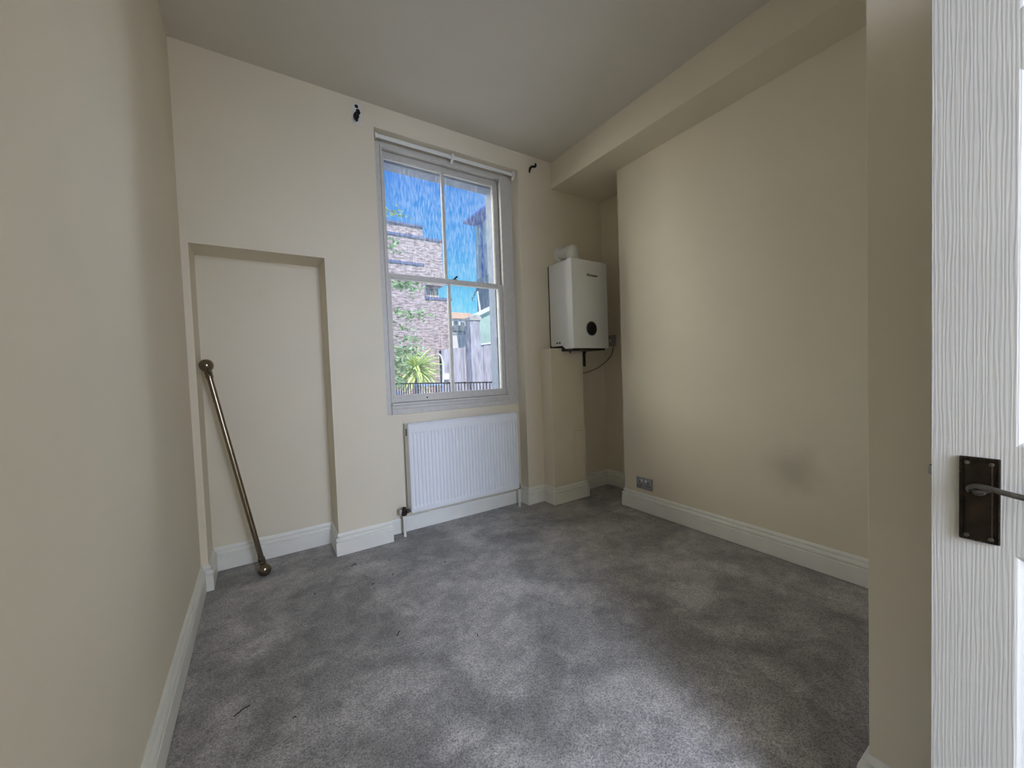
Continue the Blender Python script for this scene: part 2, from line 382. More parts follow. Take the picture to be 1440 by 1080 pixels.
bm = bmesh.new(); box(bm, XN, 3.0, YB - 2.2, YB, Z0, Z1); box(bm, XL, XN, YB - 2.3, YB - 2.2, Z0, Z1)
struct('wall_hall', bm, M_wall, 'hall walls behind the photographer')

# skirting boards: one profile swept along runs of wall with mitred corners (room on the right-hand side of the run)
PROF = ((0, 0), (.020, 0), (.020, .090), (.0115, .0925), (.0115, .0965), (.0190, .1015), (.0195, .106), (.0185, .112), (.015, .118), (.0045, .121), (.0045, .1255), (.0105, .129), (.0100, .134), (.0065, .142), (.003, SK), (0, SK))
PROF_PLAIN = ((0, 0), (.016, 0), (.016, .104), (.013, .112), (0, .112))
RUN = [(XL, YB), (XL, YF), (XA, YF), (XA, YR), (XB, YR), (XB, YF), (XW, YF), (XW, YN), (XV, YN), (XV, YF), (XP, YF), (XP, YP), (XQ, YP), (XQ, YF),
       (XE, YF), (XE, YC), (XR, YC), (XR, YNIB), (XN, YNIB), (XN, YB)]
def sweep(i0, i1, prof, end0=True, end1=True):
    b2 = bmesh.new(); pts = [Vector(p) for p in RUN]; rings = []
    for i in range(i0, i1 + 1):
        p = pts[i]
        din = (pts[i] - pts[i - 1]).normalized() if i > 0 and not (i == i0 and not end0) else None
        dout = (pts[i + 1] - pts[i]).normalized() if i < len(pts) - 1 and not (i == i1 and not end1) else None
        if din is None: din = dout
        if dout is None: dout = din
        n1 = Vector((din.y, -din.x)); n2 = Vector((dout.y, -dout.x))
        k = n1 + n2
        off = k / max(k.dot(n1), 1e-6) if k.length > 1e-6 else n1
        rings.append([b2.verts.new((p.x + off.x * d, p.y + off.y * d, FLOOR + (z or .004))) for d, z in prof])
    n = len(prof)
    for a, c in zip(rings, rings[1:]):
        for k in range(n): b2.faces.new((a[k], a[(k + 1) % n], c[(k + 1) % n], c[k]))
    b2.faces.new(rings[0]); b2.faces.new(rings[-1][::-1])
    return b2
for nm, i0, i1, pr, lab in (('baseboard_left', 0, 1, PROF, 'white moulded skirting board along the left wall'),
                            ('baseboard_recess', 1, 5, PROF, 'white moulded skirting board round the recess'),
                            ('baseboard_pier', 5, 6, PROF, 'white moulded skirting board on the pier between recess and radiator'),
                            ('baseboard_niche', 7, 8, PROF_PLAIN, 'plain white skirting board behind the radiator'),
                            ('baseboard_boxing', 8, 13, PROF, 'cream moulded skirting board round the pipe boxing'),
                            ('baseboard_alcove', 13, 16, PROF, 'cream moulded skirting board in the alcove'),
                            ('baseboard_right', 16, 17, PROF, 'white moulded skirting board along the chimney breast'),
                            ('baseboard_nib', 17, 19, PROF, 'white moulded skirting board round the wall end by the door')):
    struct(nm, sweep(i0, i1, pr, end1=(nm != 'baseboard_pier')), M_trim, lab, smooth=False)

# ---------------------------------------------------------------- sash window
win = empty('window_1', (1.312, 2.88, -0.287), 'white painted two-over-two sash window with streaky glass', kind='structure')
bm = bmesh.new()
box(bm, XW, 0.795, YN, 2.952, -0.287, ZW, bev=0.003); box(bm, 1.79, XV, YN, 2.952, -0.287, ZW, bev=0.003)
box(bm, 0.795, 1.79, YN, 2.952, 1.608, ZW, bev=0.003)
obj('sash_box', bm, M_sash, win)
bm = bmesh.new()
box(bm, 0.793, 0.808, 2.798, 2.826, -0.203, 1.615, bev=0.003); box(bm, 1.774, 1.790, 2.798, 2.826, -0.203, 1.615, bev=0.003)
box(bm, 0.808, 1.774, 2.798, 2.826, 1.595, 1.611, bev=0.003)
obj('staff_bead', bm, M_sash, win)
bm = bmesh.new()
box(bm, 0.796, 1.789, 2.799, 2.952, -0.287, -0.248, bev=0.004); box(bm, 0.796, 1.789, 2.804, 2.952, -0.248, -0.224, bev=0.003)
box(bm, 0.796, 1.789, 2.793, 2.952, -0.224, -0.205, bev=0.004)
obj('window_sill', bm, M_sash, win)
def sash(name, y0, y1, z0, z1, brail, trail):
    xa, xb = 0.797, 1.788; ga, gb = 0.838, 1.745; xm = (ga + gb) / 2
    bm = bmesh.new()
    box(bm, xa, ga, y0, y1, z0, z1, bev=0.003); box(bm, gb, xb, y0, y1, z0, z1, bev=0.003)
    box(bm, ga - .002, gb + .002, y0 + .0005, y1, z0, z0 + brail, bev=0.003); box(bm, ga - .002, gb + .002, y0 + .0005, y1, z1 - trail, z1, bev=0.003)
    s = obj(name, bm, M_sash, win)
    obj('glazing_bar', B(xm - .0115, xm + .0115, y0 + .004, y1 - .004, z0 + brail - .002, z1 - trail + .002, bev=0.004), M_sash, s)
    ym = (y0 + y1) / 2
    for a, b in ((ga - .004, xm - .008), (xm + .008, gb + .004)):
        obj('glass_pane', B(a, b, ym + .004, ym + .007, z0 + brail - .004, z1 - trail + .004), M_glass, s)
    return s
lo = sash('lower_sash', 2.828, 2.864, -0.203, 0.730, 0.053, 0.033)
up_ = sash('upper_sash', 2.870, 2.906, 0.700, 1.610, 0.030, 0.045)
bm = bmesh.new(); box(bm, 1.325, 1.365, 2.835, 2.862, 0.730, 0.736, bev=.002); tube(bm, [(1.345, 2.85, .737), (1.352, 2.85, .745), (1.372, 2.852, .762)], [.006, .006, .008], n=8)
obj('sash_catch', bm, M_iron, lo, smooth=True)
bm = bmesh.new(); lathe(bm, [(.005, 0), (.006, .004), (.003, .008)], (1.07, 2.828, -.18), (0, -1, 0), 10)
obj('sash_lift_screw', bm, M_iron, lo, smooth=True)

# curtain track inside the top of the window opening
tr = empty('curtain_track', (1.315, 2.745, 1.62), 'white curtain track across the top of the window opening', 'curtain track')
bm = bmesh.new(); box(bm, 0.752, 1.872, 2.738, 2.752, 1.618, 1.642, bev=.003); box(bm, .748, .762, 2.733, 2.757, 1.612, 1.646, bev=.003)
obj('rail', bm, M_white, tr)
for x in (1.322, 1.868):
    bm = bmesh.new()
    tube(bm, [(x, 2.80, 1.652), (x, 2.775, 1.652), (x, 2.745, 1.648), (x - .004, 2.728, 1.635), (x - .012, 2.720, 1.600), (x - .022, 2.724, 1.572)], [.010, .010, .012, .012, .010, .008], n=8)
    obj('bracket', bm, M_white, tr, smooth=True)

# black hooks left in the wall on both sides of the window
hk = empty('curtain_bracket', (0.623, YF, 1.70), 'black iron curtain bracket on the wall left of the window', 'bracket')
bm = bmesh.new()
y = YF - .006
tube(bm, [(.632, y, 1.728), (.636, y - .004, 1.712), (.622, y - .014, 1.698), (.612, y - .018, 1.680), (.616, y - .016, 1.660), (.628, y - .014, 1.652)], [.012, .013, .010, .011, .010, .007], n=8)
tube(bm, [(.630, y, 1.70), (.634, y - .006, 1.685), (.628, y - .01, 1.672)], .006, n=8)
obj('hook', bm, M_iron, hk, smooth=True)
bm = bmesh.new(); lathe(bm, [(.011, 0), (.012, .004), (.006, .008)], (.627, YF, 1.752), (0, -1, 0), 12)
obj('screw', bm, M_iron, hk, smooth=True)
obj('wall_plug_patch', B(.596, .660, YF - .003, YF, 1.635, 1.768, bev=.001), M_plaster, hk)
hk = empty('curtain_hook', (2.035, YF, 1.70), 'black S-shaped curtain hook on the wall right of the window', 'hook')
bm = bmesh.new(); y = YF - .008
tube(bm, [(2.075, y + .006, 1.752), (2.072, y, 1.732), (2.052, y - .008, 1.716), (2.028, y - .008, 1.712), (2.010, y - .004, 1.692), (2.006, y, 1.660)], [.008, .010, .009, .009, .010, .005], n=8)
obj('wire', bm, M_iron, hk, smooth=True)

# ---------------------------------------------------------------- radiator
RX0, RX1, RZ0, RZ1, RYF, RYB = 0.866, 1.786, -0.983, -0.358, 2.680, 2.772
rad = empty('radiator', (1.326, 2.73, FLOOR), 'white fluted panel radiator on the wall under the window', 'radiator')
bm = bmesh.new(); NF = 33; xs0, xs1 = RX0 + .013, RX1 - .013; pitch = (xs1 - xs0) / NF
xs = [RX0 + .003]; xs += [xs0 + pitch * (i + k) for i in range(NF) for k in (0, .22, .34, .66, .78)] + [xs1, RX1 - .003]
prof = [0.0] + [d for i in range(NF) for d in (0, 0, .009, .009, 0)] + [0, 0]
zs = [RZ0, RZ0 + .004, RZ0 + .034, RZ0 + .052, RZ1 - .070, RZ1 - .052, RZ1 - .006, RZ1]
amp = [0, 0, 0, 1, 1, 0, 0, 0]; yoff = [.005, 0, 0, 0, 0, 0, 0, .005]
g = [[bm.verts.new((x, RYF + yo + p * a, z)) for x, p in zip(xs, prof)] for z, a, yo in zip(zs, amp, yoff)]
for r0, r1 in zip(g, g[1:]):
    for i in range(len(xs) - 1): bm.faces.new((r0[i], r0[i + 1], r1[i + 1], r1[i]))
box(bm, RX0 + .003, RX1 - .003, RYF + .010, RYF + .016, RZ0, RZ1)
obj('front_panel', bm, M_rad, rad)
obj('rear_panel', B(RX0 + .01, RX1 - .01, RYB - .008, RYB, RZ0 + .01, RZ1 - .01, bev=.002), M_rad, rad)
for a in (RX0, RX1 - .006):
    s = obj('side_cover', B(a, a + .006, RYF + .004, RYB - .004, RZ0 + .004, RZ1 + .002, bev=.002), M_rad, rad)
    if a == RX0:
        bm = bmesh.new()
        for z in (-.395, -.412, -.428): lathe(bm, [(.010, 0), (.010, .003)], (a, RYF + .045, z), (-1, 0, 0), 12)
        obj('vent_plug', bm, M_black, s)
bm = bmesh.new()
tube(bm, [(RX0 + .004, RYF + .008, RZ1 + .003), (1.10, RYF + .005, RZ1 + .004), (1.33, RYF + .003, RZ1 + .007), (1.56, RYF + .005, RZ1 + .004), (RX1 - .004, RYF + .008, RZ1 + .003)], .0065, n=8, sub=4); box(bm, RX0, RX1, RYB - .016, RYB, RZ1 - .002, RZ1 + .006, bev=.002)
for i in range(24):
    x = RX0 + .02 + i * (RX1 - RX0 - .04) / 23; box(bm, x - .004, x + .004, RYF + .012, RYB - .014, RZ1, RZ1 + .004)
obj('top_grille', bm, M_rad, rad)
bm = bmesh.new(); tube(bm, [(.842, 2.725, -.974), (.866, 2.725, -.972)], .012, n=12, sub=2); lathe(bm, [(.014, 0), (.020, .006), (.020, .024), (.015, .028), (.015, .056), (.009, .062)], (.826, 2.725, -1.0), (0, 0, 1), 12)
lathe(bm, [(.015, 0), (.015, .012)], (.846, 2.725, -.973), (1, 0, 0), 8)
v = obj('valve', bm, M_brass, rad, smooth=True)
obj('valve_cap', lathe(bmesh.new(), [(.013, 0), (.014, .004), (.012, .034), (.009, .038)], (.806, 2.745, -.995), (0, 0, 1), 12), mat('worn_plastic_cap', (.45, .42, .38), .5, noise=.1), v, smooth=True)
bm = bmesh.new(); tube(bm, [(1.800, 2.725, -.975), (1.785, 2.725, -.975)], .010, n=12, sub=2); lathe(bm, [(.010, 0), (.013, .006), (.013, .03), (.009, .048)], (1.806, 2.725, -1.0), (0, 0, 1), 12)
obj('valve', bm, M_brass, rad, smooth=True)
for x in (.824, 1.806):
    obj('pipe_tail', tube(bmesh.new(), [(x, 2.725, -1.0), (x, 2.725, FLOOR - .005)], .0095, n=12, sub=2), M_trim, rad, smooth=True)
for x in (1.05, 1.6):
    obj('wall_bracket', B(x - .015, x + .015, RYB - .002, YN, RZ0 + .05, RZ1 - .05), M_rad, rad)

# ---------------------------------------------------------------- curtain pole leaning in the recess
A = Vector((-0.0189, 2.702, FLOOR + .036)); Bv = Vector((-0.2375, 2.80, 0.0905)); ax = (Bv - A).normalized(); L = (Bv - A).length
pole = empty('curtain_pole', (A.x, A.y, FLOOR), 'brushed brass curtain pole with ball finials leaning in the recess', 'curtain pole')
obj('rod', lathe(bmesh.new(), [(.0145, .05), (.0145, L - .05)], A, ax, 24), M_nickel, pole, smooth=True)
FIN = [(.004, -.035), (.016, -.0325), (.027, -.0245), (.0335, -.012), (.0352, 0), (.0335, .012), (.027, .0245), (.020, .031), (.0175, .036), (.019, .040), (.021, .043), (.019, .047), (.017, .050), (.0185, .056), (.0185, .072), (.0155, .075)]
obj('finial', lathe(bmesh.new(), FIN, A, ax, 28), M_nickel, pole, smooth=True)
obj('finial', lathe(bmesh.new(), FIN, Bv, -ax, 28), M_nickel, pole, smooth=True)

# ---------------------------------------------------------------- boiler
BX0, BX1, BYF, BYB, BZ0, BZ1 = 2.170, 2.580, 2.392, YF, 0.163, 0.897
boi = empty('boiler', (2.375, YF, BZ0), 'white wall-hung gas boiler with a round dark display above the pipe boxing', 'boiler')
b2 = bmesh.new()
prism(b2, [(BYF, BZ0), (2.50, BZ0), (2.54, .192), (BYB - .012, .192), (BYB - .012, BZ1), (BYF, BZ1)], 'X', BX0, BX1, bev=.010)
casing = obj('casing', b2, M_boiler, boi, smooth=True)
obj('back_frame', B(BX0 + .004, BX1 - .004, BYB - .014, BYB, .182, BZ1 - .006), M_black, boi)
obj('base_tray', B(BX0 + .012, BX1 - .03, 2.41, BYB - .012, .146, .196, bev=.004), M_black, boi)
dsp = obj('display_ring', lathe(bmesh.new(), [(.063, 0), (.063, .003), (.058, .005), (.056, .002)], (2.376, BYF + .001, .328), (0, -1, 0), 40), M_grey, boi, smooth=True)
obj('display_glass', lathe(bmesh.new(), [(.056, 0), (.056, .0035), (.050, .005)], (2.376, BYF, .328), (0, -1, 0), 40), mat('dark_display', (.006, .006, .008), .12, noise=.05), dsp, smooth=True)
bm = bmesh.new()
box(bm, BX0 - .001, BX0 + .002, 2.585, 2.612, .214, .224); box(bm, BX0 - .001, BX0 + .002, 2.555, 2.575, .212, .226)
obj('side_label', bm, M_black, boi)
cu = bpy.data.curves.new('maker_lettering', 'FONT'); cu.body = 'Worcester'; cu.size = 0.031; cu.shear = 0.35; cu.align_x = 'CENTER'; cu.extrude = 0.0006; cu.space_character = 0.92; cu.offset = 0.0006
tmp = bpy.data.objects.new('scratch', cu); COL.objects.link(tmp); bpy.context.view_layer.update()
me = bpy.data.meshes.new_from_object(tmp.evaluated_get(bpy.context.evaluated_depsgraph_get())); bpy.data.objects.remove(tmp)
me.materials.clear(); me.materials.append(M_black)
for p in me.polygons: p.material_index = 0
for v in me.vertices: v.co = Vector((v.co.x + 2.397, BYF - .0008 - v.co.z, v.co.y + .764)) - Vector(boi.location)
link('maker_lettering', me, boi)
fx, fy, fz = 2.325, 2.545, 1.012
bm = bmesh.new(); lathe(bm, [(.052, 0), (.052, .050), (.055, .050), (.055, .066), (.052, .066), (.052, .105), (.046, .135), (.034, .156), (.012, .166)], (fx, fy, BZ1 - .004), (0, 0, 1), 28)
tube(bm, [(fx, fy, fz), (fx, YF - .004, fz)], .050, n=24, sub=2); lathe(bm, [(.054, 0), (.054, .016)], (fx, fy + .05, fz), (0, 1, 0), 24)
flu = obj('flue_elbow', bm, M_white, boi, smooth=True)
obj('flue_rosette', lathe(bmesh.new(), [(.074, 0), (.074, .008), (.066, .014), (.055, .016)], (fx, YF, fz), (0, -1, 0), 28), M_white, flu, smooth=True)
bm = bmesh.new(); tube(bm, [(2.462, 2.60, .165), (2.462, 2.60, .012)], .026, n=14, sub=2); lathe(bm, [(.026, 0), (.031, .003), (.031, .025), (.026, .03)], (2.462, 2.60, .125), (0, 0, 1), 14)
obj('drain_pipe', bm, M_black, boi, smooth=True)
bm = bmesh.new(); tube(bm, [(2.245, 2.52, .15), (2.245, 2.52, .128)], [.008, .004], n=10, sub=2)
obj('filling_key', bm, M_black, boi, smooth=True)
spur = empty('fused_spur', (XE, 2.592, 0.245), 'grey fused spur plate on the alcove wall beside the boiler', 'switch')
obj('plate', B(XE - .012, XE, 2.549, 2.635, .196, .300, bev=.003), M_grey, spur)
obj('rocker', B(XE - .016, XE - .010, 2.60, 2.622, .235, .262, bev=.002), M_white, spur)
obj('fuse_carrier', B(XE - .015, XE - .010, 2.56, 2.588, .228, .268, bev=.002), M_grey, spur)
bm = bmesh.new(); tube(bm, [(XE - .008, 2.575, .197), (2.80, 2.58, .10), (2.70, 2.62, .01), (2.60, 2.655, -.035), (2.52, 2.67, -.045), (2.462, 2.662, -.02), (2.45, 2.66, .03), (2.445, 2.66, .142)], .0045, n=8)
props(obj('power_cable', bm, M_cable, None, True, (2.65, 2.62, 0.0)), 'thin flex looping from the fused spur to the underside of the boiler', 'cable')

# ---------------------------------------------------------------- double socket on the chimney breast
soc = empty('double_socket', (XR, 1.994, -0.924), 'brushed steel double power socket low on the chimney breast', 'socket')
obj('faceplate', B(XR - .010, XR, 1.921, 2.067, -.970, -.880, bev=.002), M_chrome, soc)
for yc in (2.033, 1.955):
    obj('rocker', B(XR - .014, XR - .009, yc + (-.02 if yc > 2 else .02) - .007, yc + (-.02 if yc > 2 else .02) + .007, -.911, -.892, bev=.001), M_white, soc)
    bm = bmesh.new()
    box(bm, XR - .0106, XR - .009, yc - .004, yc + .004, -.922, -.910)
    for s in (-1, 1): box(bm, XR - .0106, XR - .009, yc + s * .013 - .004, yc + s * .013 + .004, -.942, -.935)
    obj('pin_holes', bm, M_black, soc)

# ---------------------------------------------------------------- open door
DX, DT, DY1 = 1.05, 0.035, 0.182
DY0 = DY1 - 0.762; DZ0, DZ1 = FLOOR + .008, 0.838
door = empty('door_1', (DX, DY0, DZ0), 'white woodgrain six-panel door standing open at the right', kind='structure')
cols = [(DY0 + .097, DY0 + .334), (DY0 + .428, DY1 - .097)]
rows = [(-.945, -.342), (-.157, .455), (.548, .742)]
bm = bmesh.new()
ys = [DY0, cols[0][0], cols[0][1], cols[1][0], cols[1][1], DY1]; zz = [DZ0] + [z for r in rows for z in r] + [DZ1]
for i in (0, 2, 4): box(bm, DX, DX + DT, ys[i], ys[i + 1], DZ0, DZ1)
for i in (1, 3):
    for k in (0, 2, 4, 6): box(bm, DX, DX + DT, ys[i], ys[i + 1], zz[k], zz[k + 1])
obj('door_frame_rails', bm, M_door, door)
for (ya, yb) in cols:
    for (za, zb) in rows:
        bm = bmesh.new()
        lv = [(0, 0), (.003, .001), (.010, .007), (.016, .009), (.024, .0085), (.040, .003), (.044, .003)]   # (inset, depth) of the moulded panel
        rings = [[bm.verts.new((DX + d, y, z)) for (y, z) in ((ya + k, za + k), (yb - k, za + k), (yb - k, zb - k), (ya + k, zb - k))] for k, d in lv]
        for a, b in zip(rings, rings[1:]):
            for i in range(4): bm.faces.new((a[i], a[(i + 1) % 4], b[(i + 1) % 4], b[i]))
        bm.faces.new(rings[-1])
        box(bm, DX + .014, DX + DT, ya, yb, za, zb)
        obj('door_panel', bm, M_door, door)
# lever handle
hp = empty('lever_handle', (0, 0, 0)); hp.parent = door; hp.location = Vector((DX, .124, -.256)) - Vector(door.location)
ph0, ph1, pz0, pz1 = .1005, .1475, -.330, -.181
obj('backplate', B(DX - .004, DX + .0, ph0, ph1, pz0, pz1, bev=.0015), M_bronze, hp)
bm = bmesh.new()
def rope(a, b, n):
    for i in range(n):
        t = (i + .5) / n; c = Vector(a).lerp(Vector(b), t)
        b2 = bmesh.new(); bmesh.ops.create_icosphere(b2, subdivisions=1, radius=.0021); bmesh.ops.translate(b2, verts=b2.verts, vec=c); merge(bm, b2)
x = DX - .0042
rope((x, ph0 + .002, pz0 + .002), (x, ph0 + .002, pz1 - .002), 44); rope((x, ph1 - .002, pz0 + .002), (x, ph1 - .002, pz1 - .002), 44)
rope((x, ph0 + .002, pz0 + .002), (x, ph1 - .002, pz0 + .002), 14); rope((x, ph0 + .002, pz1 - .002), (x, ph1 - .002, pz1 - .002), 14)
obj('rope_border', bm, M_bronze, hp, smooth=True)
obj('raised_field', B(DX - .0065, DX - .003, ph0 + .0075, ph1 - .0065, pz0 + .0075, pz1 - .0075, bev=.002), M_bronze, hp)
for yy in (.110, .138):
    for z2 in (-.321, -.191):
        obj('screw', lathe(bmesh.new(), [(.0035, 0), (.0035, .0014), (.002, .002)], (DX - .006, yy, z2), (-1, 0, 0), 12), M_lever, hp, smooth=True)
py, pz = .124, -.238
obj('rose', lathe(bmesh.new(), [(.0095, 0), (.0095, .003), (.0075, .005), (.0075, .012), (.006, .016)], (DX - .0055, py, pz), (-1, 0, 0), 20), M_lever, hp, smooth=True)
bm = bmesh.new(); q = DX - .030
tube(bm, [(q + .016, py + .011, pz - .003), (q + .008, py + .010, pz + .005), (q + .002, py + .002, pz + .011), (q, py - .012, pz + .011), (q, py - .035, pz + .006), (q + .002, py - .065, pz + .002), (q + .004, py - .095, pz + .004), (q + .008, py - .105, pz + .008)],
     [.0022, .0030, .0040, .0046, .0048, .0050, .0052, .0040], n=12)
tube(bm, [(q + .018, py, pz), (q + .006, py - .002, pz + .002), (q + .001, py - .016, pz + .008)], [.0062, .0050, .0035], n=10)
obj('lever', bm, M_lever, hp, smooth=True)
obj('latch_bolt', B(DX + .011, DX + .024, DY1 - .002, DY1 + .007, -.226, -.208, bev=.002), M_chrome, door)

# ---------------------------------------------------------------- outside
struct('ground', B(-40, 60, YO + .02, 80, -1.72, -1.6), M_paving, 'pale garden paving outside the window')
# brick block of flats across the garden
bb = empty('brick_building', (4.5, 22, -1.6), 'tall purple-brown brick building with stepped top behind the spiky garden plant', 'building')
Yb = 20.0
obj('lower_wall', B(-3, 9.20, Yb, Yb + 8, -1.6, 4.0), M_brick, bb)
obj('middle_wall', B(-3, 7.74, Yb, Yb + 8, 4.0, 4.74), M_brick, bb)
obj('upper_wall', B(-3, 8.78, Yb, Yb + 8, 4.74, 7.13), M_brick, bb)
obj('top_storey', B(-3, 7.72, Yb + .02, Yb + 6, 7.13, 7.72), M_brick, bb)
for (x1, z, d) in ((8.83, 7.17, .06), (7.77, 7.76, .05)):
    obj('parapet_cap', B(-3, x1, Yb - .06, Yb + 8, z - d, z + d), M_slate, bb)
obj('string_course', B(-3, 7.7, Yb - .05, Yb + .05, 5.70, 5.82), M_slate, bb)
lg = obj('balcony_slab', B(7.68, 9.24, Yb - .05, Yb + 6, 3.97, 4.10), M_slate, bb)
for i in range(8):
    obj('balcony_slat', B(7.80 + i * .105, 7.88 + i * .105, Yb + .35, Yb + .40, 4.10, 4.50), M_timber if i % 3 else M_whitew, lg)
obj('balcony_back', B(7.74, 8.66, Yb + .45, Yb + 4, 4.10, 4.74), M_brick, bb)
obj('balcony_post', B(7.70, 7.78, Yb - .02, Yb + .06, 4.0, 4.76), M_slate, bb)
# house with overhanging eaves on the right
eh = empty('eaves_house', (14, 17.5, -1.6), 'pale house at the right with a deep blue-grey overhanging soffit', 'house')
obj('upper_wall', B(11.50, 17, 14, 21, 5.55, 8.75), M_pale, eh)
obj('lower_wall', B(11.40, 17, 14, 21.05, -1.6, 5.55), M_greyw, eh)
obj('eaves', B(10.62, 17.5, 13, 21.0, 8.75, 8.86), M_soffit, eh)
for k, y in enumerate((20.95, 20.3, 19.7, 19.1)):
    obj('cladding_strip', B(11.43, 11.52, y - .09, y + .09, 5.55, 8.75), M_whitew if k % 2 == 0 else M_soffit, eh)
prism_bm = prism(bmesh.new(), [(10.62, 8.86), (17.5, 8.86), (17.5, 12.2), (14.3, 12.2)], 'Y', 13, 21)
obj('roof', prism_bm, M_soffit, eh)
# green shed with a sloping roof, aerial on it
sh = empty('garden_shed', (10.2, 17.2, -1.6), 'pale green lean-to with a sloping white roof edge behind the garden wall', 'shed')
def skew(bm, y0, k):
    for v in bm.verts: v.co.x += (v.co.y - y0) * k
    return bm
obj('walls', skew(prism(bmesh.new(), [(8.28, -1.6), (10, -1.6), (10, 3.15), (8.28, 2.35)], 'Y', 16, 17.6), 16, .58), M_green, sh)
obj('roof', skew(prism(bmesh.new(), [(8.12, 2.27), (10.1, 3.20), (10.1, 3.40), (8.12, 2.46)], 'Y', 15.85, 17.7), 16, .58), M_coping, sh)
ae = empty('roof_aerial', (8.79, 16.2, 2.75), 'white aerial pole with a slanting antenna above the green lean-to', 'aerial')
obj('mast', tube(bmesh.new(), [(8.92, 16.2, 2.70), (8.80, 16.2, 3.75)], .045, n=8, sub=2), M_coping, ae, smooth=True)
bm = bmesh.new(); a, b = Vector((8.50, 16.15, 3.36)), Vector((8.86, 16.15, 4.02)); tube(bm, [a, b], .02, n=6, sub=2)
for i in range(6):
    c = a.lerp(b, i / 5); tube(bm, [c + Vector((-.10, -.15, .05)), c + Vector((.10, .15, -.05))], .016, n=6, sub=2)
obj('antenna', bm, M_dark, ae, smooth=True)
# garden wall with pier
gw = empty('garden_wall', (7.2, 14.1, -1.6), 'stained grey-violet rendered garden wall behind the iron railing', 'wall')
xa = 5.95
for i in range(6):
    x0 = xa + i * .46; x1 = x0 + .445 if i < 5 else 9.6
    z0_, z1_ = .88 + (x0 - xa) * .115, .88 + (x1 - xa) * .115
    obj('render_panel', prism(bmesh.new(), [(x0, -1.6), (x1, -1.6), (x1, z1_), (x0, z0_)], 'Y', 14.0 + .012 * (i % 2), 14.25), M_stone, gw)
obj('wall_core', prism(bmesh.new(), [(xa, -1.6), (9.6, -1.6), (9.6, 1.28), (xa, .86)], 'Y', 14.03, 14.22), M_stone, gw)
obj('coping', prism(bmesh.new(), [(7.18, 1.02), (9.6, 1.30), (9.6, 1.36), (7.18, 1.08)], 'Y', 13.96, 14.3), M_coping, gw)
bm = bmesh.new(); box(bm, 6.97, 7.41, 13.5, 13.94, -1.6, 2.0, bev=.02)
pr = props(obj('garden_pier', bm, M_stone, None, False, (7.19, 13.77, -1.6)), 'tall grey-violet rendered pier standing against the garden wall', 'pier')
obj('pier_cap', prism(bmesh.new(), [(6.93, 2.0), (7.45, 2.0), (7.45, 2.14), (7.19, 2.22), (6.93, 2.1)], 'Y', 13.46, 13.97), mat('mossy_cap', (.50, .46, .44), .9, noise=.3, nscale=8), pr)
lm = empty('wall_lamp', (5.98, 13.99, -.15), 'small white square lamp on the end of the garden wall', 'lamp')
obj('housing', B(5.93, 6.17, 13.86, 14.0, -.26, -.03, bev=.01), M_whitew, lm)
bm = bmesh.new(); tube(bm, [(5.90, 13.9, -.5), (5.93, 13.9, -.2), (5.95, 13.9, .25), (5.90, 13.9, .6), (5.80, 13.9, .72)], .035, n=8)
props(obj('garden_hose', bm, M_whitew, None, True, (5.9, 13.9, 0)), 'pale curved pipe at the left end of the garden wall', 'pipe')
# white flat-roofed building, dark roof, far terrace
wb = empty('white_building', (10.9, 25, -1.6), 'plain white flat-roofed building between brick block and pier', 'building')
obj('walls', B(9.7, 12.05, 24, 26, -1.6, 2.55), M_whitew, wb)
obj('roof_edge', B(9.65, 12.10, 23.95, 26.05, 2.55, 2.66), M_greyw, wb)
hut = empty('dark_roofed_hut', (13.5, 29, -1.6), 'dark grey roofed hut showing above the white building', 'hut')
obj('walls', B(12.6, 14.5, 28, 30, -1.6, 3.3), M_greyw, hut)
obj('roof', prism(bmesh.new(), [(12.4, 3.25), (14.7, 3.25), (14.4, 3.5), (13.6, 3.7), (12.8, 3.6)], 'Y', 27.9, 30.1), M_dark, hut)
obj('corner_post', B(13.75, 14.2, 27.6, 27.85, -1.6, 3.1), M_dark, hut)
te = empty('far_terrace', (15.5, 37, -1.6), 'far pale terrace with an orange tiled roof beyond the white building', 'house')
obj('walls', B(12, 18.6, 35, 40, -1.6, 5.28), M_whitew, te)
obj('roof', prism(bmesh.new(), [(34.8, 5.25), (40.2, 5.25), (38.6, 6.15), (36.4, 6.10)], 'X', 11.8, 18.8), M_tile, te)
for x, z, w in ((16.5, 4.86, .28), (17.2, 4.72, .24), (17.75, 4.70, .22), (16.6, 4.2, .3)):
    f = obj('window_frame', B(x - w, x + w, 34.93, 35.02, z - .24, z + .24), M_greyw, te)
    obj('pane', B(x - w + .06, x + w - .06, 34.90, 34.96, z - .18, z + .18), M_wpane, f)
